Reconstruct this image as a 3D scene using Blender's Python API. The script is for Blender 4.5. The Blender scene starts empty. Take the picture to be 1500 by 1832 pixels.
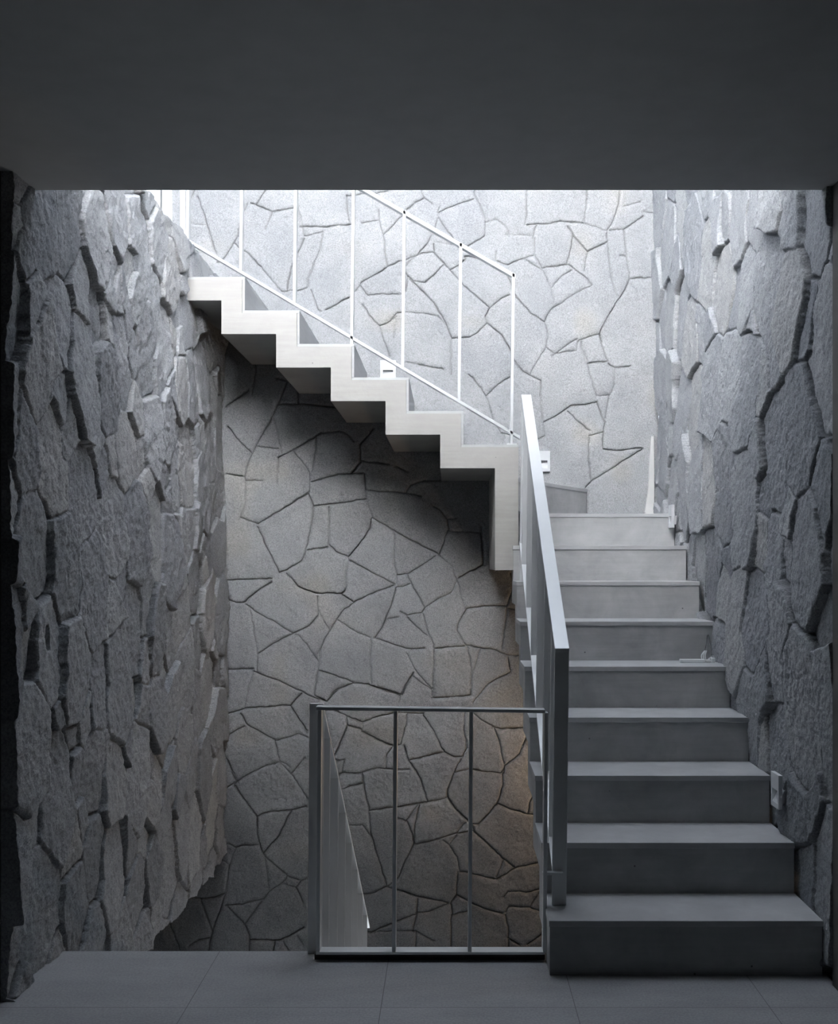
import bpy, bmesh, math, random
import numpy as np
from mathutils import Vector, Matrix

# ------------------------------------------------------------------ camera, world, lights, exposure
C = bpy.context.scene
COL = C.collection
F_PX, VX, VY, EYE = 1943.0, 806.0, 1007.0, 1.314     # focal length in pixels, vanishing point, eye height

cd = bpy.data.cameras.new('camera')
cam = bpy.data.objects.new('camera', cd)
COL.objects.link(cam)
cam.location = (0, 0, EYE)
cam.rotation_euler = (math.pi / 2, 0, 0)
cd.sensor_fit = 'VERTICAL'
cd.sensor_height = 24.0
cd.lens = F_PX / 1832 * 24.0
cd.shift_x = (750 - VX) / 1832.0
cd.shift_y = (VY - 916) / 1832.0
cd.clip_start = 0.02
C.camera = cam

w = bpy.data.worlds.new('overcast_sky')
C.world = w
w.use_nodes = True
bg = w.node_tree.nodes['Background']
bg.inputs[0].default_value = (0.86, 0.93, 1.0, 1)
bg.inputs[1].default_value = 2.2

def area(name, loc, rot, sx, sy, energy, col):
    l = bpy.data.lights.new(name, 'AREA')
    l.shape = 'RECTANGLE'; l.size = sx; l.size_y = sy
    l.energy = energy; l.color = col
    o = bpy.data.objects.new(name, l)
    o.location = loc; o.rotation_euler = rot
    COL.objects.link(o)
    return o
R90 = math.pi / 2
# daylight of the upper storey: tall window panes in its front wall, roof lights and a side window
area('daylight_tall_pane', (-0.75, 0.95, 5.22), (R90, 0, math.pi), 1.6, 1.25, 2750, (1.0, 0.985, 0.96))
area('daylight_low_pane', (-0.05, 0.95, 3.85), (R90, 0, math.pi), 1.2, 1.3, 950, (1.0, 0.985, 0.96))
area('added_high_light', (0.65, 0.95, 5.72), (R90, 0, math.pi), 0.9, 0.5, 500, (1.0, 0.985, 0.96))  # extra source high on the right, added to brighten the upper risers
area('daylight_roof_light', (0.05, 4.9, 6.15), (0, 0, 0), 2.1, 1.4, 60, (0.76, 0.87, 1.0))
area('daylight_side_window', (-3.1, 4.2, 4.2), (R90, 0, -R90), 2.6, 1.8, 42, (0.76, 0.87, 1.0))
# weak fill light added behind the viewer to lift the lower room
area('room_fill', (-1.0, -1.6, 1.4), (R90, 0, math.pi), 2.5, 1.8, 0.25, (0.9, 0.93, 1.0))

vs = C.view_settings
C.display_settings.display_device = 'sRGB'
vs.view_transform = 'Standard'
vs.look = 'None'
vs.exposure = 0.1
vs.gamma = 1.0
vs.use_curve_mapping = False

# ------------------------------------------------------------------ materials
def nodes_of(name):
    m = bpy.data.materials.new(name)
    m.use_nodes = True
    nt = m.node_tree
    return m, nt, nt.nodes['Principled BSDF']

def N(nt, t, **kw):
    n = nt.nodes.new(t)
    for k, v in kw.items():
        if k.startswith('i_'):
            n.inputs[k[2:].replace('_', ' ')].default_value = v
        else:
            setattr(n, k, v)
    return n

def ramp(nt, src, stops):
    r = nt.nodes.new('ShaderNodeValToRGB')
    e = r.color_ramp.elements
    while len(e) < len(stops): e.new(0.5)
    for i, (p, c) in enumerate(stops):
        e[i].position = p; e[i].color = (*c, 1)
    nt.links.new(src, r.inputs[0])
    return r

def mix(nt, a, b, fac, mode='MIX'):
    n = nt.nodes.new('ShaderNodeMix'); n.data_type = 'RGBA'; n.blend_type = mode
    for s, v in ((6, a), (7, b), (0, fac)):
        if hasattr(v, 'links') or hasattr(v, 'is_linked'): nt.links.new(v, n.inputs[s])
        elif s == 0: n.inputs[0].default_value = v
        else: n.inputs[s].default_value = (*v, 1)
    return n.outputs[2]

def stone_mat(name, dark, light, joint, bump=0.35, warm=(0.42, 0.40, 0.37)):
    m, nt, p = nodes_of(name)
    L = nt.links.new
    tc = N(nt, 'ShaderNodeTexCoord')
    tone = N(nt, 'ShaderNodeAttribute', attribute_name='tone')
    jn = N(nt, 'ShaderNodeAttribute', attribute_name='joint')
    base = ramp(nt, tone.outputs['Fac'], [(0.0, dark), (0.75, light), (1.0, warm)])
    n1 = N(nt, 'ShaderNodeTexNoise', i_Scale=7.0, i_Detail=6.0, i_Roughness=0.6)
    L(tc.outputs['Object'], n1.inputs['Vector'])
    blot = ramp(nt, n1.outputs['Fac'], [(0.3, (0.84, 0.85, 0.86)), (0.7, (1.12, 1.11, 1.10))])
    c = mix(nt, base.outputs[0], blot.outputs[0], 0.8, 'MULTIPLY')
    n2 = N(nt, 'ShaderNodeTexNoise', i_Scale=170.0, i_Detail=3.0, i_Roughness=0.7)
    L(tc.outputs['Object'], n2.inputs['Vector'])
    speck = ramp(nt, n2.outputs['Fac'], [(0.36, (0.55, 0.56, 0.58)), (0.52, (1.0, 1.0, 1.0)), (0.68, (1.3, 1.3, 1.3))])
    c = mix(nt, c, speck.outputs[0], 0.85, 'MULTIPLY')
    c = mix(nt, c, joint, jn.outputs['Fac'])
    L(c, p.inputs['Base Color'])
    p.inputs['Roughness'].default_value = 0.85
    p.inputs['Specular IOR Level'].default_value = 0.25
    n3 = N(nt, 'ShaderNodeTexNoise', i_Scale=55.0, i_Detail=8.0, i_Roughness=0.72)
    L(tc.outputs['Object'], n3.inputs['Vector'])
    b = N(nt, 'ShaderNodeBump', i_Strength=bump, i_Distance=0.012)
    L(n3.outputs['Fac'], b.inputs['Height'])
    L(b.outputs[0], p.inputs['Normal'])
    return m

def concrete_mat(name, c0, c1, pits=True, scale=3.0, rough=0.6, bump=0.08):
    m, nt, p = nodes_of(name)
    L = nt.links.new
    tc = N(nt, 'ShaderNodeTexCoord')
    n1 = N(nt, 'ShaderNodeTexNoise', i_Scale=scale, i_Detail=7.0, i_Roughness=0.62, i_Distortion=0.4)
    L(tc.outputs['Object'], n1.inputs['Vector'])
    r = ramp(nt, n1.outputs['Fac'], [(0.28, c0), (0.72, c1)])
    c = r.outputs[0]
    mp = N(nt, 'ShaderNodeMapping')
    mp.inputs['Scale'].default_value = (2.5, 2.5, 30)
    L(tc.outputs['Object'], mp.inputs['Vector'])
    n4 = N(nt, 'ShaderNodeTexNoise', i_Scale=1.6, i_Detail=5.0, i_Roughness=0.65)
    L(mp.outputs[0], n4.inputs['Vector'])
    st = ramp(nt, n4.outputs['Fac'], [(0.35, (0.88, 0.88, 0.88)), (0.65, (1.06, 1.06, 1.06))])
    c = mix(nt, c, st.outputs[0], 0.6, 'MULTIPLY')
    if pits:
        v = N(nt, 'ShaderNodeTexVoronoi', i_Scale=16.0)
        L(tc.outputs['Object'], v.inputs['Vector'])
        pr = ramp(nt, v.outputs['Distance'], [(0.035, (0.25, 0.25, 0.25)), (0.07, (1, 1, 1))])
        n5 = N(nt, 'ShaderNodeTexNoise', i_Scale=9.0)
        L(tc.outputs['Object'], n5.inputs['Vector'])
        ms = ramp(nt, n5.outputs['Fac'], [(0.5, (0, 0, 0)), (0.58, (1, 1, 1))])
        c = mix(nt, c, mix(nt, c, pr.outputs[0], 1.0, 'MULTIPLY'), ms.outputs[0])
    L(c, p.inputs['Base Color'])
    p.inputs['Roughness'].default_value = rough
    n3 = N(nt, 'ShaderNodeTexNoise', i_Scale=60.0, i_Detail=6.0, i_Roughness=0.6)
    L(tc.outputs['Object'], n3.inputs['Vector'])
    b = N(nt, 'ShaderNodeBump', i_Strength=bump, i_Distance=0.01)
    L(n3.outputs['Fac'], b.inputs['Height'])
    L(b.outputs[0], p.inputs['Normal'])
    return m

def plain_mat(name, col, rough=0.5, metal=0.0, var=0.06):
    m, nt, p = nodes_of(name)
    tc = N(nt, 'ShaderNodeTexCoord')
    n1 = N(nt, 'ShaderNodeTexNoise', i_Scale=12.0, i_Detail=4.0)
    nt.links.new(tc.outputs['Object'], n1.inputs['Vector'])
    r = ramp(nt, n1.outputs['Fac'], [(0.3, tuple(c * (1 - var) for c in col)), (0.7, tuple(min(1, c * (1 + var)) for c in col))])
    nt.links.new(r.outputs[0], p.inputs['Base Color'])
    p.inputs['Roughness'].default_value = rough
    p.inputs['Metallic'].default_value = metal
    return m

def floor_mat():
    # large grey stone tiles: 0.575 m wide in x, one cross joint at y = 3.21 and every 1.15 m before it
    m, nt, p = nodes_of('floor_tiles')
    L = nt.links.new
    tc = N(nt, 'ShaderNodeTexCoord')
    sp = N(nt, 'ShaderNodeSeparateXYZ'); L(tc.outputs['Object'], sp.inputs[0])
    def line(sock, origin, period):
        a = N(nt, 'ShaderNodeMath', operation='SUBTRACT'); L(sock, a.inputs[0]); a.inputs[1].default_value = origin - period / 2
        b = N(nt, 'ShaderNodeMath', operation='FLOORED_MODULO'); L(a.outputs[0], b.inputs[0]); b.inputs[1].default_value = period
        c = N(nt, 'ShaderNodeMath', operation='SUBTRACT'); L(b.outputs[0], c.inputs[0]); c.inputs[1].default_value = period / 2
        d = N(nt, 'ShaderNodeMath', operation='ABSOLUTE'); L(c.outputs[0], d.inputs[0])
        e = N(nt, 'ShaderNodeMath', operation='LESS_THAN'); L(d.outputs[0], e.inputs[0]); e.inputs[1].default_value = 0.0012
        return e.outputs[0]
    mx = N(nt, 'ShaderNodeMath', operation='MAXIMUM')
    L(line(sp.outputs['X'], -0.205, 0.575), mx.inputs[0]); L(line(sp.outputs['Y'], 3.21, 1.15), mx.inputs[1])
    n1 = N(nt, 'ShaderNodeTexNoise', i_Scale=2.2, i_Detail=8.0, i_Roughness=0.65)
    mp = N(nt, 'ShaderNodeMapping'); mp.inputs['Scale'].default_value = (1.0, 3.0, 1.0)
    L(tc.outputs['Object'], mp.inputs['Vector']); L(mp.outputs[0], n1.inputs['Vector'])
    r = ramp(nt, n1.outputs['Fac'], [(0.3, (0.27, 0.275, 0.285)), (0.7, (0.36, 0.365, 0.375))])
    n2 = N(nt, 'ShaderNodeTexNoise', i_Scale=140.0, i_Detail=3.0)
    L(tc.outputs['Object'], n2.inputs['Vector'])
    r2 = ramp(nt, n2.outputs['Fac'], [(0.35, (0.85, 0.85, 0.85)), (0.65, (1.1, 1.1, 1.1))])
    c = mix(nt, r.outputs[0], r2.outputs[0], 1.0, 'MULTIPLY')
    c = mix(nt, c, (0.13, 0.13, 0.135), mx.outputs[0])
    L(c, p.inputs['Base Color'])
    p.inputs['Roughness'].default_value = 0.55
    return m

M_BACK = stone_mat('split_granite_back', (0.182, 0.188, 0.198), (0.226, 0.230, 0.238), (0.13, 0.13, 0.13), 0.34, (0.232, 0.227, 0.219))
M_SIDE = stone_mat('split_granite_side', (0.25, 0.26, 0.28), (0.37, 0.38, 0.395), (0.11, 0.11, 0.115), 0.6, (0.40, 0.40, 0.40))
M_CONC = concrete_mat('cast_concrete', (0.25, 0.243, 0.233), (0.34, 0.333, 0.322), True, 2.2)
M_STEP = concrete_mat('step_concrete', (0.30, 0.305, 0.312), (0.50, 0.505, 0.51), True, 4.5, 0.55)
M_TREAD = concrete_mat('tread_slab', (0.42, 0.425, 0.435), (0.56, 0.565, 0.575), False, 5.0, 0.5)
M_CLAD = concrete_mat('step_cladding', (0.36, 0.37, 0.38), (0.44, 0.45, 0.46), False, 3.0, 0.5)
M_FLOOR = floor_mat()
M_CEIL = plain_mat('grey_plaster_ceiling', (0.46, 0.46, 0.465), 0.9, 0, 0.04)
M_PLAST = plain_mat('white_plaster', (0.55, 0.56, 0.58), 0.85, 0, 0.03)
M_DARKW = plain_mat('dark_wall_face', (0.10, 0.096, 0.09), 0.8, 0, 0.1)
M_METAL = plain_mat('white_painted_steel', (0.80, 0.81, 0.82), 0.30, 0, 0.02)
M_METAL.node_tree.nodes['Principled BSDF'].inputs['Specular IOR Level'].default_value = 0.9
M_METAL.node_tree.nodes['Principled BSDF'].inputs['Coat Weight'].default_value = 0.6
M_METAL.node_tree.nodes['Principled BSDF'].inputs['Coat Roughness'].default_value = 0.25
M_GREYM = plain_mat('grey_painted_steel', (0.50, 0.50, 0.50), 0.4, 0, 0.03)
M_DSTEEL = plain_mat('dark_steel', (0.07, 0.06, 0.06), 0.5, 0.3, 0.2)
M_PLAS = plain_mat('white_plastic', (0.82, 0.83, 0.84), 0.35, 0, 0.01)
M_GROUT = plain_mat('white_grout', (0.70, 0.69, 0.67), 0.8, 0, 0.06)
M_WIRE = plain_mat('dark_wire', (0.04, 0.04, 0.045), 0.5)
M_HOLE = plain_mat('dark_box', (0.03, 0.03, 0.03), 0.9)

# ------------------------------------------------------------------ helpers
def link(name, me, mat, parent=None):
    o = bpy.data.objects.new(name, me)
    if mat is not None: me.materials.append(mat)
    COL.objects.link(o)
    if parent is not None: o.parent = parent
    return o

def mesh_of(name, bm, mat, parent=None, bevel=0.0, seg=2, smooth=False):
    if bevel > 0:
        bmesh.ops.bevel(bm, geom=list(bm.edges), offset=bevel, segments=seg, affect='EDGES', profile=0.5, clamp_overlap=True)
    bmesh.ops.recalc_face_normals(bm, faces=bm.faces)
    me = bpy.data.meshes.new(name)
    bm.to_mesh(me); bm.free()
    if smooth:
        me.polygons.foreach_set('use_smooth', [True] * len(me.polygons))
    return link(name, me, mat, parent)

def add_box(bm, x0, x1, y0, y1, z0, z1):
    v = [bm.verts.new(p) for p in ((x0,y0,z0),(x1,y0,z0),(x1,y1,z0),(x0,y1,z0),(x0,y0,z1),(x1,y0,z1),(x1,y1,z1),(x0,y1,z1))]
    for f in ((3,2,1,0),(4,5,6,7),(0,1,5,4),(1,2,6,5),(2,3,7,6),(3,0,4,7)):
        bm.faces.new([v[i] for i in f])

def box(name, x0, x1, y0, y1, z0, z1, mat, parent=None, bevel=0.0):
    bm = bmesh.new(); add_box(bm, x0, x1, y0, y1, z0, z1)
    return mesh_of(name, bm, mat, parent, bevel)

def prism(name, pts, ext, mat, parent=None, bevel=0.0):
    """closed polygon pts (3D, planar) extruded by the vector ext"""
    bm = bmesh.new()
    e = Vector(ext)
    a = [bm.verts.new(Vector(p)) for p in pts]
    b = [bm.verts.new(Vector(p) + e) for p in pts]
    bm.faces.new(a); bm.faces.new(b[::-1])
    n = len(pts)
    for i in range(n):
        bm.faces.new((a[i], b[i], b[(i + 1) % n], a[(i + 1) % n]))
    return mesh_of(name, bm, mat, parent, bevel)

def bar(name, p0, p1, wv, tv, mat, parent=None, bevel=0.0012):
    """flat bar from p0 to p1 (a corner line) with cross-section vectors wv and tv"""
    p0, p1, wv, tv = map(Vector, (p0, p1, wv, tv))
    bm = bmesh.new()
    a = [bm.verts.new(p0 + q) for q in (Vector(), wv, wv + tv, tv)]
    b = [bm.verts.new(p1 + q) for q in (Vector(), wv, wv + tv, tv)]
    bm.faces.new(a); bm.faces.new(b[::-1])
    for i in range(4):
        bm.faces.new((a[i], b[i], b[(i + 1) % 4], a[(i + 1) % 4]))
    return mesh_of(name, bm, mat, parent, bevel, 1)

def tube(name, pts, r, mat, parent=None, sides=8):
    bm = bmesh.new()
    pts = [Vector(p) for p in pts]
    rings = []
    for i, p in enumerate(pts):
        d = (pts[min(i + 1, len(pts) - 1)] - pts[max(i - 1, 0)]).normalized()
        u = d.cross(Vector((0.3, 0.2, 1))).normalized(); v = d.cross(u)
        rings.append([bm.verts.new(p + (u * math.cos(t) + v * math.sin(t)) * r) for t in [2 * math.pi * k / sides for k in range(sides)]])
    for a, b in zip(rings, rings[1:]):
        for k in range(sides):
            bm.faces.new((a[k], a[(k + 1) % sides], b[(k + 1) % sides], b[k]))
    bm.faces.new(rings[0]); bm.faces.new(rings[-1][::-1])
    return mesh_of(name, bm, mat, parent, smooth=True)

def thing(name, label, cat, loc=(0, 0, 0), group=None):
    o = bpy.data.objects.new(name, None)
    o.empty_display_size = 0.1
    o.location = loc
    COL.objects.link(o)
    o['label'] = label; o['category'] = cat
    if group: o['group'] = group
    return o

def settle(root):
    """parts were modelled in world space: keep them there under a root that has a location"""
    bpy.context.view_layer.update()
    for c in root.children:
        c.matrix_parent_inverse = root.matrix_world.inverted()

def struct(o, label=None, cat=None):
    o['kind'] = 'structure'
    if label: o['label'] = label
    if cat: o['category'] = cat
    return o

def BX(px): return (px - VX) * 6.33 / F_PX        # back wall: x of a point seen there
def BZ(py): return EYE + (VY - py) * 6.33 / F_PX

# ------------------------------------------------------------------ stone walls (height fields meshed stone by stone)
def vnoise(U, V, cell, rng):
    u = (U - U.min()) / cell; v = (V - V.min()) / cell
    nu, nv = int(u.max()) + 3, int(v.max()) + 3
    g = rng.random((nu, nv)).astype(np.float32)
    iu, iv = u.astype(int), v.astype(int)
    fu, fv = u - iu, v - iv
    fu = fu * fu * (3 - 2 * fu); fv = fv * fv * (3 - 2 * fv)
    return (g[iu, iv] * (1 - fu) * (1 - fv) + g[iu + 1, iv] * fu * (1 - fv) + g[iu, iv + 1] * (1 - fu) * fv + g[iu + 1, iv + 1] * fu * fv) * 2 - 1

def stone_field(us, vs_, seeds, rng, warp=0.012, off=0.004, tilt=0.01, groove=0.014, gw=0.006, rough=(0.002, 0.0012, 0.0008), open_f=0.5, roundw=0.02, ledge=0.005):
    """returns height, tone and joint arrays on the grid us x vs_; seeds rows = u, v, width, height, angle"""
    U, V = np.meshgrid(us, vs_, indexing='ij')
    U = U.astype(np.float32); V = V.astype(np.float32)
    Uw = U + warp * vnoise(U, V, 0.09, rng) + warp * 0.35 * vnoise(U, V, 0.03, rng)
    Vw = V + warp * vnoise(U, V, 0.09, rng) + warp * 0.35 * vnoise(U, V, 0.03, rng)
    d1 = np.full(U.shape, 9e9, np.float32); d2 = d1.copy(); i1 = np.zeros(U.shape, np.int32); i2 = i1.copy()
    for k, (a, b, w_, h_, an) in enumerate(seeds):
        # a stone is one or several discs along its long axis: straight joints, long stones stay long
        lo, sh = max(w_, h_), min(w_, h_)
        ax = an if w_ >= h_ else an + math.pi / 2
        m_ = max(1, int(round(lo / sh + 0.25)))
        R_ = 1.5 * lo
        ua, ub = np.searchsorted(us, (a - R_, a + R_)); va, vb = np.searchsorted(vs_, (b - R_, b + R_))
        if ub <= ua or vb <= va: continue
        s = (slice(ua, ub), slice(va, vb))
        d = None
        for q in range(m_):
            t = 0 if m_ == 1 else (q / (m_ - 1) - 0.5) * (lo - sh)
            x = Uw[s] - a - t * math.cos(ax); y = Vw[s] - b - t * math.sin(ax)
            dq = x * x + y * y - sh * sh / 4
            d = dq if d is None else np.minimum(d, dq)
        D1, D2, I1, I2 = d1[s], d2[s], i1[s], i2[s]
        m = d < D1
        D2n = np.where(m, D1, np.minimum(D2, d)); I2n = np.where(m, I1, np.where(d < D2, k, I2))
        d1[s] = np.where(m, d, D1); i1[s] = np.where(m, k, I1); d2[s] = D2n; i2[s] = I2n
    g = np.minimum(d2, 2) - d1
    gu = np.gradient(g, us, axis=0); gv = np.gradient(g, vs_, axis=1)
    gr = np.sqrt(gu * gu + gv * gv)
    e = g / np.clip(gr, 0.08, 6.0)
    n = len(seeds)
    so = rng.random(n).astype(np.float32) * off
    ta = (rng.random(n).astype(np.float32) - 0.5) * 2 * tilt; tb = (rng.random(n).astype(np.float32) - 0.5) * 2 * tilt
    tone = rng.random(n).astype(np.float32)
    cu = np.array([s[0] for s in seeds], np.float32); cv = np.array([s[1] for s in seeds], np.float32)
    # one random number per pair of neighbours: open joints and tight ones
    pr = np.abs(np.sin((i1 + i2) * 12.9898 + i1 * i2 * 0.7133)) % 1.0
    opn = np.where(pr < open_f, 1.0, 0.5).astype(np.float32)
    opn = opn * (0.75 + 0.35 * vnoise(U, V, 0.12, rng))
    t = np.clip(e / (gw * (0.55 + 0.75 * opn)), 0, 1)
    prof = t * t * (3 - 2 * t)
    rd = np.clip(e / roundw, 0, 1); rd = 1 - (1 - rd) ** 2
    h1 = so[i1] + ta[i1] * (U - cu[i1]) * 6 + tb[i1] * (V - cv[i1]) * 6
    h2 = so[i2] + ta[i2] * (U - cu[i2]) * 6 + tb[i2] * (V - cv[i2]) * 6
    sb = 0.5 * (1 - np.clip(e / ledge, 0, 1))
    H = h1 * (1 - sb) + h2 * sb
    H = H + rd * 0.004
    for amp, cell in zip(rough, (0.06, 0.022, 0.009)):
        H = H + amp * vnoise(U, V, cell, rng)
    H = H - groove * opn * (1 - prof)
    J = (1 - prof) * np.clip(opn, 0, 1)
    return U, V, H.astype(np.float32), tone[i1], J.astype(np.float32)

def field_mesh(name, P, tone, joint, mat, back):
    """P: (nu, nv, 3) points; back: vector that the rim is carried back by, so that the wall has thickness"""
    nu, nv = P.shape[:2]
    idx = np.arange(nu * nv).reshape(nu, nv)
    q = np.stack([idx[:-1, :-1], idx[1:, :-1], idx[1:, 1:], idx[:-1, 1:]], -1).reshape(-1, 4)
    rim = np.concatenate([idx[:, 0], idx[-1, 1:], idx[-2::-1, -1], idx[0, -2:0:-1]])
    verts = P.reshape(-1, 3)
    rv = verts[rim] + np.array(back, np.float32)
    ri = np.arange(len(rim)) + len(verts)
    nxt = np.roll(np.arange(len(rim)), -1)
    q2 = np.stack([rim[nxt], rim, ri, ri[nxt]], -1)
    verts = np.concatenate([verts, rv]).astype(np.float32)
    quads = np.concatenate([q, q2]).astype(np.int32)
    me = bpy.data.meshes.new(name)
    me.vertices.add(len(verts)); me.vertices.foreach_set('co', verts.ravel())
    me.loops.add(quads.size); me.loops.foreach_set('vertex_index', quads.ravel())
    me.polygons.add(len(quads)); me.polygons.foreach_set('loop_start', np.arange(0, quads.size, 4, dtype=np.int32))
    sm = np.ones(len(quads), bool); sm[len(q):] = False
    me.polygons.foreach_set('use_smooth', sm)
    for nm, arr in (('tone', tone), ('joint', joint)):
        at = me.attributes.new(nm, 'FLOAT', 'POINT')
        a = np.concatenate([arr.ravel(), np.full(len(rim), 0.4 if nm == 'tone' else 0.0)]).astype(np.float32)
        at.data.foreach_set('value', a)
    me.update(calc_edges=True)
    me.validate()
    return link(name, me, mat)

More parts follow.
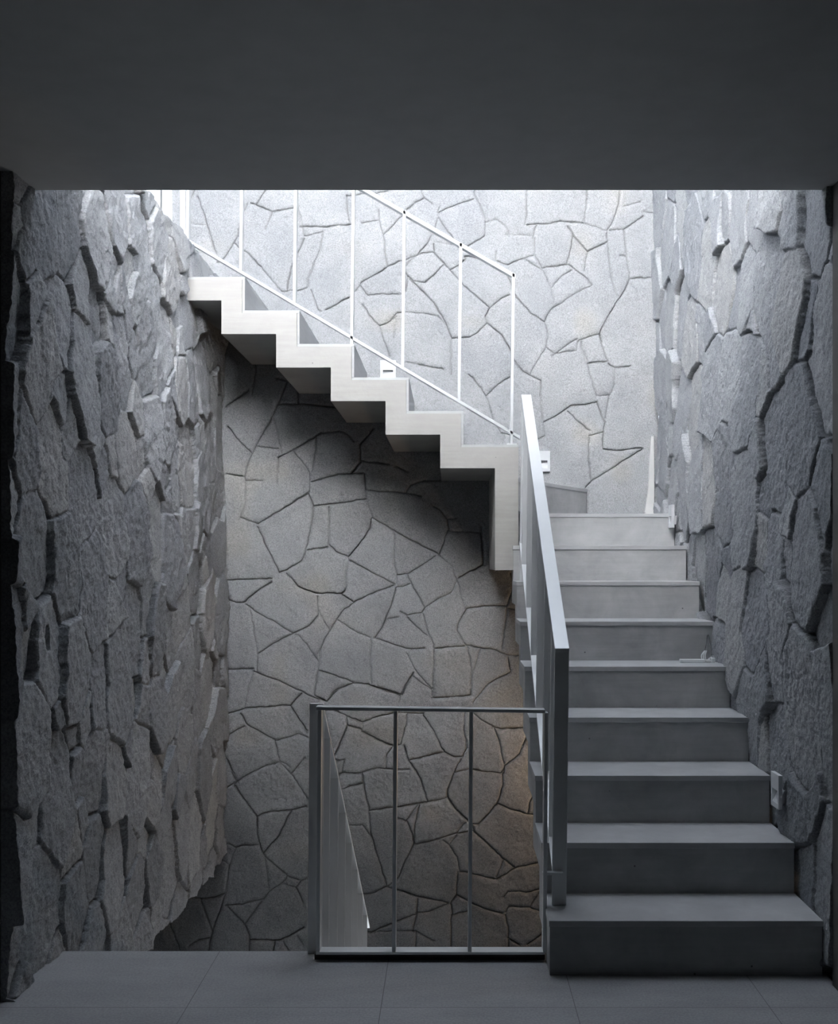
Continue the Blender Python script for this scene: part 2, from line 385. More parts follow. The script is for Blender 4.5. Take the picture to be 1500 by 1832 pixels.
# joints of the back wall as they run, read patch by patch: each patch gives its scale and origin, each line how open
# the joint is (0 tight and mortared, 1 gaping) and the points it passes
JOINTS = """
A = (2.586, 380, 820)
.9 465,220 600,207 715,188
.8 445,165 410,180 310,245 210,305
.3 210,305 130,275
.3 150,110 155,200 125,280
.8 445,165 465,215 460,300 440,400 415,475
.9 210,320 240,390 285,480 310,528
.8 310,528 350,515 415,475
.8 540,225 540,400 570,430 630,455
.7 440,425 530,410
.9 630,455 680,400 735,320 738,275
.4 715,190 738,275
.6 738,275 850,340 930,385 1050,445
.4 840,340 840,450 855,540 850,580
.9 1050,450 1075,380 1090,335
.4 1090,335 1250,345
.8 1245,345 1255,490 1220,510 1145,550
.5 1050,450 1110,500 1130,560
.8 855,540 905,535 960,500 1030,455
.7 905,540 930,600 985,690
.7 850,600 920,583
.8 60,565 180,562 272,555
.8 272,570 220,605 150,665
.5 70,655 110,668 150,665
.4 45,590 75,640
.9 345,535 400,595 480,625 600,625 615,600
.3 615,600 620,530 630,460
.6 640,475 720,520 845,585
.8 600,630 655,668 760,615 840,590
.6 160,675 200,710 310,770 370,810
.8 370,812 450,775 490,725 485,640
.8 210,905 290,855 370,812
.4 170,680 185,760 210,905 205,980
.3 370,812 400,820 440,870 490,940
.3 490,700 520,760 540,795
.5 655,668 600,710 545,795 505,870 490,980 470,1095
.4 580,750 650,795 735,830
.8 850,600 830,680 800,750 755,830
.5 755,830 850,865 920,885 980,880
.4 735,835 730,900 735,1050
.8 870,710 900,728 970,715 985,690
.6 900,735 940,775 995,820
.5 985,690 975,720 1000,810 1025,860 1025,960 1015,1100
.3 1130,560 1165,690
.3 985,690 1030,660 1110,620 1130,565
.6 1175,695 1250,685 1360,680
.6 1175,700 1140,760 1135,800 1175,865
.8 1035,880 1165,868
.8 1175,865 1320,890 1365,910
.8 1360,685 1390,610
.4 1365,690 1350,800 1340,880
.4 1370,690 1410,700
.7 1380,530 1395,590
.3 800,745 860,735
.8 190,985 310,1030 420,1085 530,1130
.7 65,980 190,972
.4 190,985 165,1070 150,1150
.7 55,1190 150,1155 290,1148 360,1145 415,1090
.7 360,1145 400,1210 438,1260
.7 495,980 580,1010 650,1035
.6 535,1125 580,1075 650,1040 720,1045 865,1100
.9 740,1052 880,1095 930,990
.5 900,900 940,980 1015,1070
.6 1015,1110 1100,1108 1195,1098
.4 1180,870 1200,970 1195,1098
.3 1210,980 1240,880
.6 1365,910 1380,990 1280,1040 1205,1130
.5 1365,910 1430,912
.7 130,1180 160,1230 290,1305
.6 65,1285 150,1240
.6 290,1310 400,1275 440,1290
.5 290,1310 310,1400 290,1415
.5 310,1400 360,1430
.7 65,1390 110,1480 120,1500
.5 100,1500 250,1420 290,1410
B = (2.679, 500, 1200)
.8 105,110 55,170 90,230 130,295
.8 0,165 55,170
.6 165,115 185,0
.8 165,115 225,150
.7 225,150 270,95 350,60
.9 240,180 320,215 400,248 450,225 545,205
.8 435,70 520,95 580,120
.9 580,120 610,60 640,10
.6 580,120 575,155
.5 640,25 730,95
.4 740,0 735,130
.6 735,130 830,125 915,118
.4 925,0 920,118
.8 320,215 325,260 400,280
.5 400,250 400,285
.8 325,265 295,340 265,405
.7 400,290 470,330 540,360 580,355
.8 580,355 600,290 612,210
.7 545,365 515,400 512,470 620,475
.5 565,200 690,208
.8 690,215 740,290 790,390
.8 595,360 620,430 680,520 710,625
.8 620,430 700,410 790,390
.8 790,390 840,415 880,412 900,370
.7 890,190 885,280 900,370
.6 915,190 960,230 1030,270
1 1020,270 1060,278 1175,272
.5 1030,270 1060,370 1080,450
1 1185,315 1150,400 1080,455 1075,490
.8 930,475 980,482 1060,490 1080,460
.5 870,425 835,490 925,470
1 835,495 805,570 808,610 850,670 925,735 955,735 1045,640 1070,560 1070,490
.8 1045,635 1110,665 1190,685 1225,690
.8 1190,685 1200,630 1215,600
.7 270,510 300,490 390,490 470,465 510,470
.5 270,430 310,430 300,495
.8 395,490 415,600 430,665
.5 300,565 400,540
.9 430,670 520,658 640,640 710,628
.5 710,628 770,620 808,605
.8 430,670 440,780 480,920 515,1030
.4 330,740 400,742 445,800
.7 560,705 610,715 640,785 645,830
.7 670,645 650,740 645,830
.5 610,715 665,640
.7 645,830 610,900 570,990 515,1035
.8 650,830 720,820 850,780 890,730
.8 850,780 920,765 940,770
.5 785,815 815,835 850,790
.4 815,840 850,890 865,960
.9 925,735 935,770 1010,840 1070,900 1130,945
.8 865,960 920,970 990,990 1040,1000
1 1040,1000 1080,975 1130,945 1240,920
.4 1075,905 1040,990
.5 855,960 850,1070 820,1115
1 390,1075 440,1070 515,1035
1 515,1035 580,1055 680,1085 810,1110
.6 665,1090 660,1160 640,1250
.8 655,1158 720,1155 810,1115
.8 820,1115 850,1075 920,1110 1000,1145 1070,1165
.8 825,1120 830,1170 900,1155 920,1130
.6 825,1170 825,1400
.8 1075,1085 1100,1060 1150,1055 1180,1065 1250,1045
.5 1085,1160 1100,1130 1200,1135 1250,1150
.4 1200,1135 1250,1060
.6 1085,1170 1100,1240 1095,1400
.8 1095,1280 1150,1310
.9 1190,1310 1260,1260
.9 390,1200 410,1245 440,1253 560,1200 660,1165
.6 470,1250 600,1245 655,1245 655,1400
.5 655,1250 740,1290
.5 130,610 60,500 0,440
.5 60,490 120,420
D = (3.75, 250, 1380)
.7 615,0 650,75 590,105
.6 650,70 770,0
1 635,95 700,190 790,300
.8 790,300 880,270 1020,258 1115,235
.8 790,305 788,430 825,555
.8 825,555 930,435 990,320 1020,265
.7 590,490 645,515 710,495 795,495
.4 645,520 600,625 545,595
.9 600,625 580,820 540,930 490,1060 450,1260
.8 330,835 410,852 500,845 580,815
1 410,855 450,960 485,1070
.7 330,1165 400,1130 485,1112
.5 835,560 860,700 865,810
.8 835,570 920,640 985,688
.6 865,810 960,745 990,700
.5 990,700 1080,730 1115,720
.4 970,755 1050,775 1085,730
.6 1050,775 1100,880
.5 580,900 700,885 830,855 865,815
.5 590,905 700,1020 740,1110 735,1260
.4 820,870 700,1030
1 745,1128 930,1135 1000,1110 1100,1045
.8 910,1145 880,1260
.4 965,1145 1010,1210
.4 1060,1105 1100,1170
.3 200,1020 250,1140 290,1260
E = (5.0, 400, 640)
.8 25,435 90,390 160,340 225,290
.5 285,40 290,150 255,330
1 570,215 500,400 400,600 290,790 215,950 185,1065
.6 480,180 570,215
.8 490,415 700,415 1000,440
.6 665,310 675,410
.5 450,530 480,680 520,860
.6 300,795 490,820
.9 485,895 620,830 830,700 870,670 900,675
.9 40,620 130,730 250,855
.9 30,1040 100,1050 185,1062
.6 190,1065 195,1100 350,1100
.6 485,900 475,1110
.6 620,835 700,930 770,1020
.6 830,700 820,850 790,1010
.5 770,1030 765,1200 620,1285
.7 785,1108 900,1080 1030,1045 1250,1030
.9 1145,1035 1230,930 1220,780 1340,640
.5 900,675 1040,655 1120,690 1165,750
.7 1235,915 1290,930 1480,950
.7 1260,1040 1280,1190 1280,1250
G = (5.0, 640, 700)
.6 75,885 200,900 430,910 570,935
.4 430,910 470,840 600,800 740,800
.5 350,670 450,720
.4 680,1030 740,1060 800,1140 890,1135
.6 800,1140 820,1240
.5 1110,1210 1120,1330 1130,1500
U = (3.125, 700, 330)
.6 95,140 130,105 185,75 155,10
.5 185,75 230,108
.3 270,120 262,185
.6 265,160 330,125 410,97 460,85
.6 262,185 240,265 200,335 150,390
.6 262,185 330,280 375,340
.4 465,0 467,65 500,120 527,200 527,285
.3 530,212 590,200 650,250 660,290
.7 527,285 470,325 430,345
.9 240,330 240,380 330,480 375,455 415,420 415,400 490,412
.6 0,450 100,415 160,388 235,378
.25 240,320 375,345
.7 760,0 757,190
.3 757,190 750,225
.9 760,225 880,220 950,207 1080,215
.6 1097,0 1095,120 1080,210
.3 1080,215 1205,260
.6 1280,0 1275,90 1245,200 1210,255
.8 1210,255 1210,320 1100,375 1020,285 990,235
.6 810,230 795,300
.7 805,300 800,390 840,465 985,447 1020,290
.5 985,445 1060,495 1125,560
.3 1100,375 1080,480
.6 590,370 590,430 650,450 770,405 800,400
.3 650,280 800,290
.4 1210,330 1225,480 1240,560 1260,620
.6 1225,258 1300,255 1410,180
.5 1300,255 1320,400 1335,525
.8 1335,525 1475,522
.4 1280,400 1310,400
.6 1415,155 1475,155
.4 1300,122 1395,98
.7 1335,530 1290,620 1220,720 1165,835
.5 1165,835 1050,870 1040,930 910,945
.4 1040,865 970,910 900,960
.7 1165,840 1210,990 1110,997
.3 1060,880 1090,1000
.4 750,420 850,480 895,580 910,640
.6 895,580 950,515 1010,480
.6 860,765 890,700 945,670
.3 945,670 1030,610 1120,565
.7 655,520 700,630 780,720 860,768
.5 860,768 880,850 865,910 905,940
.5 335,485 400,560 550,690
.6 550,690 600,650 660,620
.8 550,690 530,740 535,775 480,830 435,857 335,862
.8 535,775 620,840 660,910 680,970
.9 95,515 155,575 240,665 310,780 335,855
.6 75,490 95,520 80,600
.7 295,445 240,510 190,548 130,540
.4 300,445 330,480
.4 80,460 150,390
.5 335,860 337,1060
.5 0,755 40,715 180,722 260,735 310,790
.7 0,612 60,615
V = (3.125, 700, 600)
1 155,165 290,190
.5 90,150 155,165
.6 680,130 740,205 835,255 835,340
.4 775,220 870,60
.6 670,230 600,275 530,340 460,240 430,220
.4 530,340 570,480 610,540
.4 835,340 850,480 860,560 820,580
.8 855,485 940,440 1000,395 1080,388 1150,375
.6 990,425 1030,470 1110,530
.6 1150,375 1195,490 1190,540 1110,560
.4 1080,90 1110,200 1150,340
.7 1100,158 1210,148
.7 1215,160 1250,185 1335,172
.4 1250,185 1250,280 1220,340 1200,460
.7 1190,545 1185,635 1250,645 1410,630
.7 1410,635 1280,715 1125,810 1090,850
.5 1110,560 1105,700 1120,810
.3 1090,850 1090,1000
.3 1160,340 1220,335
.7 610,545 670,560
.3 630,560 630,600
W = (3.571, 320, 330)
.8 45,150 100,45
.8 120,75 160,190 200,320 240,450
.25 40,245 130,255 170,260
.9 390,270 375,325 320,430 285,478 250,500
.9 350,372 385,405 440,440 520,525
.4 520,525 590,610 650,680
.6 370,330 385,330
.7 455,118 495,128 555,40
.9 495,130 595,172 730,152
.6 595,175 570,250 560,285
.5 440,120 415,190
.8 800,350 755,455
.7 730,510 700,610 690,680
.4 755,110 780,220 800,330
.8 780,270 930,270 1100,258
.5 800,330 920,300 910,400 860,520 830,600 825,660 760,680 650,682
.6 845,680 890,800 910,812
.9 940,805 1090,720
.5 1115,695 1165,635
.8 1075,75 1080,160 1095,255
.7 1075,75 1200,60 1340,45
.5 1170,248 1275,228
.7 1275,160 1285,260 1308,320 1330,520
.5 1310,322 1380,250 1430,200
.5 1460,160 1500,125
.7 1330,522 1400,495 1470,478
.8 1330,525 1250,580 1165,630
.7 1160,645 1210,710 1300,700 1430,702
.7 1170,765 1240,860 1285,905 1340,880 1390,845
.6 1285,905 1310,1000 1345,1100
.6 1450,570 1465,600 1445,690
.6 1465,600 1500,630
.3 1385,860 1370,980
"""
def read_joints():
    out = []; sc = ox = oy = 0
    for ln in JOINTS.strip().splitlines():
        if '=' in ln:
            sc, ox, oy = eval(ln.split('=')[1]); continue
        f = ln.split()
        pts = [tuple(float(q) for q in p.split(',')) for p in f[1:]]
        out.append((float(f[0]), [(BX(ox + x / sc), BZ(oy + y / sc)) for x, y in pts]))
    return out

rng = np.random.default_rng(7)
us = np.concatenate([np.arange(-2.75, -1.86, 0.008), np.arange(-1.86, 1.215, 0.0034)])
vz = np.concatenate([np.arange(-1.02, 3.52, 0.0034), np.arange(3.56, 6.25, 0.08)])
def random_stones(u0, u1, v0, v1, rng, rmin, rmax, asp, tries=5000):
    out = []
    arr = np.zeros((0, 3))
    for r_try in (rmax, (rmax + rmin) / 2, rmin):
        for _ in range(tries):
            a, b = rng.uniform(u0, u1), rng.uniform(v0, v1)
            r = r_try * rng.uniform(0.85, 1.1)
            if len(arr) and np.min(np.hypot(arr[:, 0] - a, (arr[:, 1] - b) / asp) - arr[:, 2]) < r * 0.8: continue
            arr = np.vstack([arr, (a, b, r)])
            out.append((a, b, 2 * r * rng.uniform(0.8, 1.25), 2 * r * asp * rng.uniform(0.8, 1.25), rng.uniform(-0.5, 0.5)))
    return out
sd = random_stones(-2.9, 1.4, -1.2, 6.3, rng, 0.07, 0.13, 1.0, 2500)
U, V, H, T, J = stone_field(us, vz, sd, rng, warp=0.006, off=0.004, tilt=0.002, groove=0.014, gw=0.0045, open_f=0.55)
# inside the part read from the joints, lay the stones by them
Uw = U + 0.0030 * vnoise(U, V, 0.035, rng) + 0.0016 * vnoise(U, V, 0.012, rng)
Vw = V + 0.0030 * vnoise(U, V, 0.035, rng) + 0.0016 * vnoise(U, V, 0.012, rng)
E_ = np.full(U.shape, 0.06, np.float32); O_ = np.zeros(U.shape, np.float32)
for op, pts in read_joints():
    for (ax, az), (bx_, bz_) in zip(pts, pts[1:]):
        ua, ub = np.searchsorted(us, (min(ax, bx_) - 0.06, max(ax, bx_) + 0.06)); va, vb = np.searchsorted(vz, (min(az, bz_) - 0.06, max(az, bz_) + 0.06))
        if ub <= ua or vb <= va: continue
        s = (slice(ua, ub), slice(va, vb))
        dx, dz_ = bx_ - ax, bz_ - az
        t = np.clip(((Uw[s] - ax) * dx + (Vw[s] - az) * dz_) / (dx * dx + dz_ * dz_ + 1e-9), 0, 1)
        d = np.hypot(Uw[s] - ax - t * dx, Vw[s] - az - t * dz_)
        m = d < E_[s]
        E_[s] = np.where(m, d, E_[s]); O_[s] = np.where(m, op, O_[s])
O_ = O_ * (0.85 + 0.35 * vnoise(U, V, 0.05, rng))
t = np.clip(E_ / (0.0018 + 0.0030 * O_), 0, 1); prof = t * t * (3 - 2 * t)
rd = 1 - (1 - np.clip(E_ / 0.022, 0, 1)) ** 2
H2 = 0.006 * rd + 0.006 * vnoise(U, V, 0.14, rng)
for amp, cell in ((0.0022, 0.06), (0.0013, 0.022), (0.0007, 0.009)):
    H2 = H2 + amp * vnoise(U, V, cell, rng)
H2 = H2 - (0.004 + 0.017 * O_) * (1 - prof)
J2 = (1 - prof) * np.clip(-0.05 + 1.1 * O_, 0, 1)
T2 = np.clip(0.45 + 0.55 * vnoise(U, V, 0.22, rng), 0, 1)
inn = (U > BX(262)) & (U < BX(1176)) & (V > BZ(1712)) & (V < BZ(332))
H = np.where(inn, H2, H); J = np.where(inn, J2, J); T = np.where(inn, T2, T)
P = np.stack([U, 6.33 - H, V], -1)
ic = int(np.searchsorted(us, -1.62)); jc = int(np.searchsorted(vz, 2.90))
wall_back = struct(field_mesh('wall_back', P[ic:], T[ic:], J[ic:], M_BACK, (0, 0.25, 0)))
struct(field_mesh('wall_back_lower', P[:ic + 1, :jc], T[:ic + 1, :jc], J[:ic + 1, :jc], M_BACK, (0, 0.25, 0)))

# left wall: face towards +x at x = -1.307, lower edge at -0.375, top at 2.93
rng = np.random.default_rng(21)
uy = np.arange(3.25, 6.335, 0.0055)
vz = np.arange(-0.375, 2.935, 0.0048)
sd = random_stones(3.1, 6.5, -0.5, 3.1, rng, 0.045, 0.135, 1.4)
U, V, H, T, J = stone_field(uy, vz, sd, rng, warp=0.008, off=0.036, tilt=0.015, groove=0.024, gw=0.008, rough=(0.0035, 0.0028, 0.0018), open_f=0.6, roundw=0.012)
fade = np.clip((6.33 - U) / 0.3, 0, 1)
# a small rectangular service hole near the front
hole = (np.abs(U - 3.515) < 0.021) & (np.abs(V - 1.070) < 0.042)
H = np.where(hole, -0.06, H)
J = np.where(hole, 1.0, J)
EZ = 0.014 * vnoise(U, V, 0.11, rng) + 0.006 * vnoise(U, V, 0.03, rng)
low = np.clip(1 - (V + 0.375) / 0.08, 0, 1); top = np.clip(1 - (2.93 - V) / 0.08, 0, 1)
P = np.stack([-1.330 + H, U, V + EZ * (low + top)], -1)
wall_left = struct(field_mesh('wall_left', P, T, J, M_SIDE, (-0.30, 0, 0)))

# right wall: face towards -x at x = 1.19, runs up past the ceiling to the roof
rng = np.random.default_rng(5)
uy = np.arange(3.38, 6.335, 0.0055)
vz = np.concatenate([np.arange(-0.02, 3.56, 0.0048), np.arange(3.6, 6.25, 0.08)])
sd = random_stones(3.2, 6.5, -0.2, 5.8, rng, 0.055, 0.145, 1.5)
U, V, H, T, J = stone_field(uy, vz, sd, rng, warp=0.008, off=0.034, tilt=0.013, groove=0.026, gw=0.009, rough=(0.003, 0.0022, 0.0016), open_f=0.6, roundw=0.012)
hole = (np.abs(U - 4.97) < 0.035) & (np.abs(V - 1.02) < 0.045)
H = np.where(hole, -0.05, H); J = np.where(hole, 1.0, J)
P = np.stack([1.212 - H, U, V], -1)[::-1]
wall_right = struct(field_mesh('wall_right', P, T[::-1], J[::-1], M_SIDE, (0.30, 0, 0)))

# ------------------------------------------------------------------ the plain shell
bm = bmesh.new()
add_box(bm, -4.2, -0.455, -2.2, 3.675, -0.25, 0.0)
add_box(bm, -0.455, 0.40, -2.2, 3.598, -0.25, 0.0)
add_box(bm, 0.40, 3.2, -2.2, 3.60, -0.25, 0.0)
floor = struct(mesh_of('floor', bm, M_FLOOR))
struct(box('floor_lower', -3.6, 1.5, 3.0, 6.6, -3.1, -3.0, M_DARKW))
struct(box('ceiling', -4.2, 3.2, -2.2, 3.414, 2.486, 2.90, M_CEIL))
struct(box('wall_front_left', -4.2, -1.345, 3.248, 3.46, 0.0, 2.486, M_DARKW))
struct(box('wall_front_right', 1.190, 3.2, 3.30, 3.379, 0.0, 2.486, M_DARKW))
struct(box('wall_room_left', -4.4, -4.2, -2.2, 3.46, 0.0, 2.95, M_CEIL))
struct(box('wall_room_right', 3.2, 3.4, -2.2, 3.46, 0.0, 2.95, M_CEIL))
struct(box('wall_room_rear', -4.4, 3.4, -2.4, -2.2, 0.0, 2.95, M_CEIL))
# upper storey
struct(box('floor_upper', -3.6, -1.62, 3.414, 6.6, 2.6, 2.93, M_PLAST))
struct(box('wall_upper_right', 1.21, 1.5, 0.8, 3.40, 2.95, 6.3, M_PLAST))
struct(box('wall_upper_left', -3.6, -3.3, 0.8, 6.6, 2.93, 6.3, M_PLAST))
struct(box('wall_upper_front', -3.6, 1.5, 0.7, 0.85, 2.95, 6.3, M_PLAST))
struct(box('ceiling_upper', -3.6, 1.5, 0.8, 6.6, 6.2, 6.4, M_PLAST))
# lower storey, only seen past the floor's edge
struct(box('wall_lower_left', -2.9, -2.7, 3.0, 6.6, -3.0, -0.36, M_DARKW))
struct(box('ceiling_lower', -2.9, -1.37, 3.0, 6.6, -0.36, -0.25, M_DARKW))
struct(box('side_light_block', -3.6, -1.64, 3.42, 6.6, -0.24, 2.6, M_CEIL))  # unseen solid block, added to keep stray sky light out
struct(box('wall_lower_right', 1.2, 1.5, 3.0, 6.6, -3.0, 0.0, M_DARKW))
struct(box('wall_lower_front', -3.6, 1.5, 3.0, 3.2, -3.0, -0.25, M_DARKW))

# window beyond the top of the left wall: white frame, two grey mullions, glass
wn = thing('window_1', 'tall white window with grey bars beyond the top of the left stone wall', 'window', (-2.3, 6.3, 2.93))
wn['kind'] = 'structure'
YW = 6.30
k = YW / F_PX
def wx(px): return (px - VX) * k
bm = bmesh.new()
add_box(bm, wx(322), wx(332), YW, YW + 0.25, 2.93, 5.5)
add_box(bm, -3.3, wx(322), YW + 0.02, YW + 0.08, 5.44, 5.5)
add_box(bm, -3.3, wx(322), YW + 0.02, YW + 0.08, 2.93, 2.96)
mesh_of('window_frame', bm, M_METAL, wn, 0.002)
for px in (281, 307, 232, 180):
    box('mullion', wx(px - 4), wx(px + 3.6), YW + 0.03, YW + 0.07, 2.96, 5.44, M_GREYM, wn, 0.002)
gm, gt, gp = nodes_of('clear_glass')
gp.inputs['Transmission Weight'].default_value = 1.0; gp.inputs['Roughness'].default_value = 0.0; gp.inputs['IOR'].default_value = 1.1
box('pane', -3.3, wx(322), YW + 0.045, YW + 0.051, 2.96, 5.44, gm, wn)
settle(wn)

# ------------------------------------------------------------------ staircase
st = thing('concrete_staircase', 'pale cast concrete staircase turning from the right wall to the back wall, with stepped underside', 'staircase', (0.75, 3.46, 0))
RZ, TY, Y0 = 0.175, 0.286, 3.46
XL, XR = 0.317, 1.186
ys = [Y0 + TY * i for i in range(9)]; zs = [RZ * (i + 1) for i in range(9)]
TH = 0.02
prof = [(Y0, 0.0)]
for i in range(9):
    prof.append((ys[i], zs[i] - TH))
    nxt = ys[i + 1] if i < 8 else 6.315
    prof.append((nxt, zs[i] - TH))
prof.append((6.315, zs[8] - 0.115))
for i in range(7, -1, -1):
    prof.append((ys[i + 1] + 0.115, zs[i + 1] - 0.115))
    prof.append((ys[i + 1] + 0.115, zs[i] - 0.115))
prof.append((3.595, zs[0] - 0.115))
prof.append((3.595, 0.0))
fl = prism('lower_flight', [(XL, y, z) for y, z in prof], (XR - XL, 0, 0), M_STEP, st)
for i in range(9):
    nxt = ys[i + 1] if i < 8 else 6.315
    box('tread', XL - 0.003, XR + 0.002, ys[i] - 0.005, nxt - 0.001, zs[i] - TH + 0.0005, zs[i], M_TREAD, fl, 0.0015)
# winder step between the two flights: its riser runs from the corner of the flight to the back wall
z10 = 1.742
win = prism('winder_step', [(0.343, 5.475, zs[8]), (0.791, 6.315, zs[8]), (0.343, 6.315, zs[8])], (0, 0, z10 - zs[8] - TH), M_STEP, st)
prism('tread', [(0.340, 5.468, z10 - TH + 0.0005), (0.797, 6.315, z10 - TH + 0.0005), (0.340, 6.315, z10 - TH + 0.0005)], (0, 0, TH), M_TREAD, win, 0.0015)
# upper flight
DX, DZ, X0, ZU = 0.2757, 0.1690, 0.343, 1.911
YU = 5.47
CL = 0.014
n = 7
prof = [(X0, 1.277)]
for k_ in range(n):
    prof.append((X0 - DX * k_ - (CL if k_ else 0), ZU + DZ * k_ - CL))
    prof.append((X0 - DX * (k_ + 1) - CL, ZU + DZ * k_ - CL))
xe = X0 - DX * n - CL
prof.append((xe, ZU + DZ * (n - 1) - 0.12))
for k_ in range(n - 1, 0, -1):
    prof.append((X0 - DX * k_ - 0.118, ZU + DZ * k_ - 0.12))
    prof.append((X0 - DX * k_ - 0.118, ZU + DZ * (k_ - 1) - 0.12))
prof.append((X0 - 0.118, ZU - 0.12))
prof.append((X0 - 0.118, 1.277))
up = prism('upper_flight', [(x, YU, z) for x, z in prof], (0, 6.315 - YU, 0), M_CONC, st, 0.0)
for k_ in range(n):
    x1 = X0 - DX * k_; x0 = X0 - DX * (k_ + 1)
    box('tread', x0 - CL + 0.0005, x1 - 0.0005, YU + 0.006, 6.312, ZU + DZ * k_ - CL + 0.0005, ZU + DZ * k_, M_CLAD, up, 0.001)
    if k_ < n - 1:
        box('riser_panel', x0 - CL + 0.0005, x0 - 0.0005, YU + 0.006, 6.312, ZU + DZ * k_ + 0.0005, ZU + DZ * (k_ + 1) - CL, M_CLAD, up, 0.001)
settle(st)

# ------------------------------------------------------------------ railings (white painted flat bars 48 mm wide)
# lower flight: runs back along the stair's open side
rl = thing('stair_railing', 'white flat-bar railing with broad sloping handrail on the open side of the right-hand flight', 'railing', (0.36, 3.61, 0.175))
W = 0.048
XA = 0.338
LEAN = 0.011
def hz(y): return 1.032 + 0.65 * (y - 3.61)
def bz(y): return 0.294 + 0.662 * (y - 3.61)
def xl(z, zb): return XA + LEAN * (z - zb)
y1 = 5.31
# post: from the first tread to the handrail
p0 = Vector((XA, 3.61, 0.175)); p1 = Vector((xl(1.02, 0.175), 3.61, 1.022))
bar('post', p0, p1, (W, 0, 0), (0, 0.014, 0), M_METAL, rl)
hx = xl(1.032, 0.175)
prism('handrail', [(hx, 3.606, hz(3.606) - 0.0), (hx, y1, hz(y1)), (hx, y1, hz(y1) - 0.013), (hx, 3.606, hz(3.606) - 0.013)], (W, 0, 0), M_METAL, rl, 0.001)
prism('bottom_rail', [(XA, 3.624, bz(3.624)), (XA, y1, bz(y1)), (XA, y1, bz(y1) - 0.012), (XA, 3.624, bz(3.624) - 0.012)], (W, 0, 0), M_METAL, rl, 0.001)
for y in (3.73, 3.995, 4.285, 4.565, 4.85, 5.14):
    bar('baluster', (XA, y, bz(y) - 0.002), (hx, y, hz(y) - 0.012), (W, 0, 0), (0, 0.012, 0), M_METAL, rl)
bar('post', (XA, y1 - 0.014, zs[6] + 0.0), (hx, y1 - 0.014, hz(y1 - 0.014) - 0.012), (W, 0, 0), (0, 0.014, 0), M_METAL, rl)
# small plate that ties the railing to the landing guard
box('tie_plate', 0.305, XA + W * 0.75, 3.585, 3.609, 0.283, 0.291, M_METAL, rl, 0.001)
settle(rl)

# upper flight: stands on its near edge
ru = thing('stair_railing', 'thin white bar railing rising leftwards along the upper flight before the pale stone wall', 'railing', (0.3, 5.49, 1.911))
YR = 5.49
kk = YR / F_PX
def ux(px): return (px - VX) * kk
def uz(py): return EYE + (VY - py) * kk
B = 0.0145
def top_z(x): return uz(490) + (ux(922) - x) * 0.575
def bot_z(x): return uz(778) + (ux(928) - x) * 0.593
def sl(name, xa, xb, f, th):
    prism(name, [(xa, YR, f(xa)), (xb, YR, f(xb)), (xb, YR, f(xb) - th), (xa, YR, f(xa) - th)], (0, 0.045, 0), M_METAL, ru, 0.001)
sl('handrail', -1.60, ux(923), top_z, 0.021)
sl('bottom_rail', -1.56, ux(931), bot_z, 0.0165)
for i, px in enumerate((335, 430.5, 526.5, 628.5, 720.5, 821.5, 915.5)):
    xb = ux(px - 2.6); lean = 0.012
    zb = bot_z(xb) - 0.008
    if i == 3: zb = ZU + DZ * 3 - 0.160
    if i == 3: zb = ZU + DZ * 2 + 0.0
    if i == 6: zb = ZU
    zt = top_z(xb) - 0.01
    bar('post' if i in (3, 6) else 'baluster', (xb, YR, zb), (xb + lean * (zt - zb), YR, zt), (B, 0, 0), (0, 0.045, 0), M_METAL, ru, 0.001)
box('base_plate', ux(907), ux(925), YR - 0.008, YR + 0.05, ZU, ZU + 0.006, M_METAL, ru, 0.001)
settle(ru)

# guard along the edge of the landing
rg = thing('guard_railing', 'low grey-white guard frame with thin uprights standing on the floor edge before the void', 'railing', (-0.06, 3.6, 0))
def gx(px): return (px - VX) * 3.60 / F_PX
GA, GB = gx(567), 0.3125
YG0, YG1 = 3.575, 3.62
zt = lambda x: 0.840 - 0.010 * (x - GA) / (GB - GA)
prism('handrail', [(GA, YG0, zt(GA)), (GB, YG0, zt(GB)), (GB, YG0, zt(GB) - 0.011), (GA, YG0, zt(GA) - 0.011)], (0, 0.048, 0), M_METAL, rg, 0.001)
box('bottom_rail', GA, GB, YG0, YG0 + 0.048, 0.024, 0.033, M_METAL, rg, 0.001)
for px in (567, 702, 837, 970.5):
    xb = gx(px)
    bar('baluster', (xb, YG0 + 0.002, 0.030), (xb + 0.007 * 0.8, YG0 + 0.002, zt(xb) - 0.010), (0.0125, 0, 0), (0, 0.044, 0), M_METAL, rg, 0.001)
settle(rg)
sill = box('trim_1', GA - 0.008, 0.314, 3.5985, 3.625, -0.20, 0.017, M_DSTEEL, None, 0.001)
struct(sill)

# railing that goes down with the stairs to the storey below
rd = thing('stair_railing', 'dark grey flat-bar railing going down from the floor edge beside the guard frame', 'railing', (-0.455, 3.65, 0))
XD = -0.480
def dz(y): return 0.842 - 0.69 * (y - 3.65)
def db(y): return -0.02 - 0.69 * (y - 3.66)
bar('post', (XD, 3.648, 0.0), (XD + 0.007, 3.648, 0.842), (W, 0, 0), (0, 0.014, 0), M_METAL, rd)
prism('handrail', [(XD + .006, 3.662, dz(3.662)), (XD + .006, 5.75, dz(5.75)), (XD + .006, 5.75, dz(5.75) - 0.013), (XD + .006, 3.662, dz(3.662) - 0.013)], (W, 0, 0), M_METAL, rd, 0.001)
prism('bottom_rail', [(XD, 3.69, db(3.69)), (XD, 5.75, db(5.75)), (XD, 5.75, db(5.75) - 0.012), (XD, 3.69, db(3.69) - 0.012)], (W, 0, 0), M_METAL, rd, 0.001)
for i in range(7):
    y = 3.85 + 0.286 * i
    bar('baluster', (XD, y, db(y)), (XD + 0.006, y, dz(y) - 0.012), (W, 0, 0), (0, 0.012, 0), M_METAL, rd)
settle(rd)
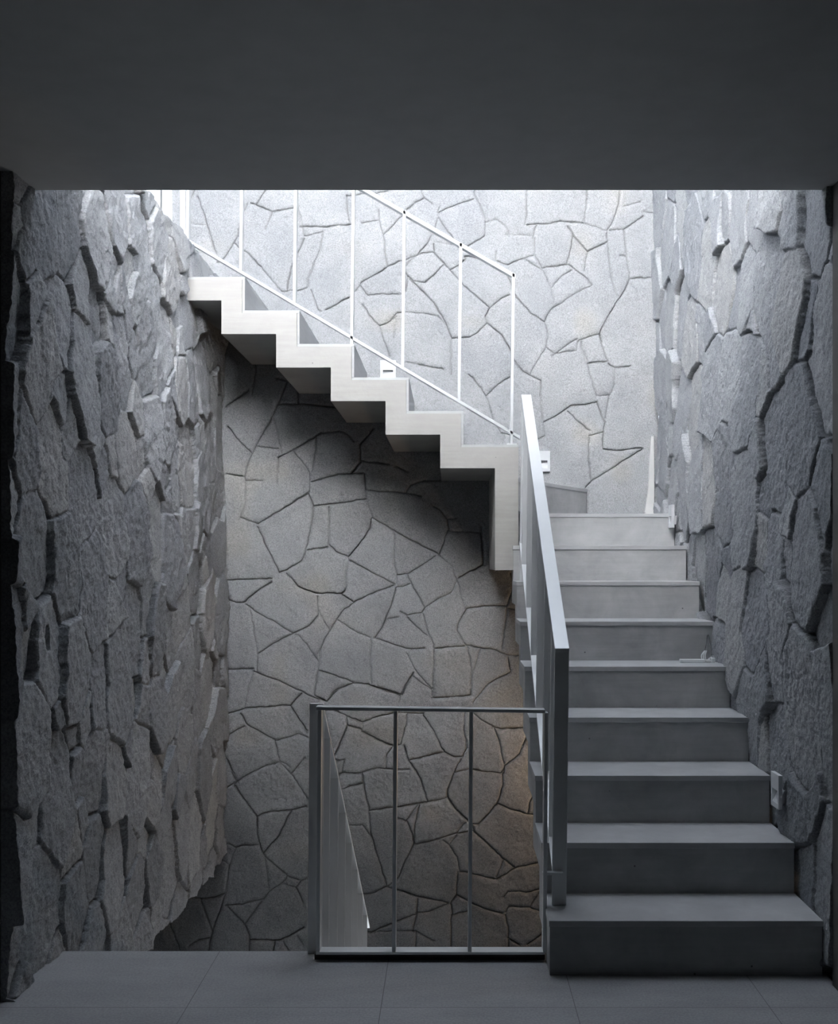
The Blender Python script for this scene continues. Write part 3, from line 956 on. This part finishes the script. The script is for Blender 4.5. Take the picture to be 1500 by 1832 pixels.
# the stairs down, hidden under the floor's edge
bm = bmesh.new()
prof = []
m = 9
for i in range(m):
    prof.append((3.677 + TY * i, -0.178 * (i + 1))); prof.append((3.677 + TY * (i + 1), -0.178 * (i + 1)))
yend = 3.677 + TY * m
prof += [(yend, -0.178 * m - 0.14), (3.677, -0.32)]
sd_ = thing('descending_staircase', 'concrete stairs going down behind the floor edge at the left', 'staircase', (-0.9, 3.68, -0.18))
prism('flight', [(-1.28, y, z) for y, z in prof], (0.80, 0, 0), M_STEP, sd_)
settle(sd_)

# ------------------------------------------------------------------ step lights
def step_light(label, centre, face, name='step_light'):
    """face: 'x' looks to -x (on the right wall), 'y' looks to -y (on the back wall)"""
    t = thing(name, label, 'wall light', centre, 'recessed stair lights')
    hw, hh, th = 0.045, 0.060, 0.014
    # plate with a sunken hood: outer plate as a frame round the opening, sloping scoop behind
    bm = bmesh.new()
    ow, o0, o1 = 0.030, -0.042, 0.004
    add_box(bm, -hw, hw, -th, 0, o1, hh)
    add_box(bm, -hw, hw, -th, 0, -hh, o0)
    add_box(bm, -hw, -ow, -th, 0, o0, o1)
    add_box(bm, ow, hw, -th, 0, o0, o1)
    bmesh.ops.remove_doubles(bm, verts=bm.verts, dist=1e-5)
    p = mesh_of('face_plate', bm, M_PLAS, t)
    bm = bmesh.new()
    v = [bm.verts.new(q) for q in ((-ow, -th + 0.001, o0), (ow, -th + 0.001, o0), (ow, 0.012, o1), (-ow, 0.012, o1), (-ow, 0.016, o1), (ow, 0.016, o1), (ow, 0.012, o0), (-ow, 0.012, o0))]
    for f in ((0, 1, 2, 3), (3, 2, 5, 4), (4, 5, 6, 7), (7, 6, 1, 0), (0, 3, 4, 7), (1, 6, 5, 2)):
        bm.faces.new([v[i] for i in f])
    s = mesh_of('light_scoop', bm, M_PLAS, t)
    if face == 'x': t.rotation_euler = (0, 0, -R90)
    return t
step_light('white step light low on the right wall, beside the third step', (1.166, 3.855, 0.507), 'x')
step_light('white step light high on the right wall, beside the topmost straight step', (1.168, 5.70, 1.558), 'x')
step_light('white step light on the back wall just right of the sloping handrail top', (0.535, 6.318, 1.905), 'y')
step_light('white step light on the back wall above the upper flight treads', (-0.362, 6.318, 2.43), 'y')

# unfinished light on the fifth tread: white driver box, connector, cables up to the hole in the wall
dr = thing('light_driver', 'loose white driver box with cable lying on a grey tread by the right wall', 'light driver', (1.12, 4.77, 0.875))
box('housing', 1.012, 1.120, 4.768, 4.800, 0.8755, 0.890, M_PLAS, dr, 0.002)
box('end_cap', 1.122, 1.148, 4.772, 4.796, 0.8755, 0.887, M_GREYM, dr, 0.002)
box('connector', 1.148, 1.164, 4.768, 4.786, 0.8755, 0.896, M_PLAS, dr, 0.002)
def arc(pts, n=10):
    out = []
    P_ = [Vector(pts[0])] + [Vector(p) for p in pts] + [Vector(pts[-1])]
    for a in range(1, len(P_) - 2):
        for s_ in range(n):
            t_ = s_ / n
            p0_, p1_, p2_, p3_ = P_[a - 1:a + 3]
            out.append(0.5 * ((2 * p1_) + (-p0_ + p2_) * t_ + (2 * p0_ - 5 * p1_ + 4 * p2_ - p3_) * t_ ** 2 + (-p0_ + 3 * p1_ - 3 * p2_ + p3_) * t_ ** 3))
    out.append(P_[-1]); return out
tube('dark_cable', arc([(1.165, 4.90, 0.99), (1.150, 4.86, 0.985), (1.140, 4.83, 0.955), (1.128, 4.81, 0.925)]), 0.0022, M_WIRE, dr)
tube('dark_cable', arc([(1.165, 4.90, 0.99), (1.156, 4.85, 0.975), (1.156, 4.82, 0.94), (1.155, 4.80, 0.905)]), 0.0022, M_WIRE, dr)
for j in range(3):
    d = 0.004 * j
    tube('white_cable', arc([(1.128 + d, 4.81, 0.925), (1.112 + d * 2, 4.805, 0.905), (1.115 + d * 2, 4.80, 0.885), (1.130 + d, 4.795, 0.881), (1.148, 4.79, 0.895), (1.156, 4.785, 0.893)]), 0.0025, M_PLAS, dr)
settle(dr)

# plaster-filled joint at the foot of the wall corner
gr = prism('grout_wedge', [(1.130, 6.30, 1.605), (1.150, 6.30, 1.577), (1.178, 6.30, 1.577), (1.184, 6.30, 1.62), (1.184, 6.30, 2.05), (1.165, 6.30, 2.05), (1.150, 6.30, 1.75)], (0, 0.03, 0), M_GROUT, None, 0.004)
gr.name = 'trim_2'; struct(gr)

# warm lamp under the lower flight (hidden behind the steps), it tints the back wall
lm = thing('wall_lamp', 'small warm lamp fixed to the right wall under the lower flight', 'lamp', (1.19, 5.95, 0.35))
box('lamp_body', 1.06, 1.20, 6.0, 6.10, 0.16, 0.28, M_PLAS, lm, 0.004)
settle(lm)
pl = bpy.data.lights.new('warm_lamp_light', 'POINT'); pl.energy = 11.0; pl.color = (1.0, 0.72, 0.45); pl.shadow_soft_size = 0.03
po = bpy.data.objects.new('warm_lamp_light', pl); po.location = (0.95, 6.05, 0.22); COL.objects.link(po)
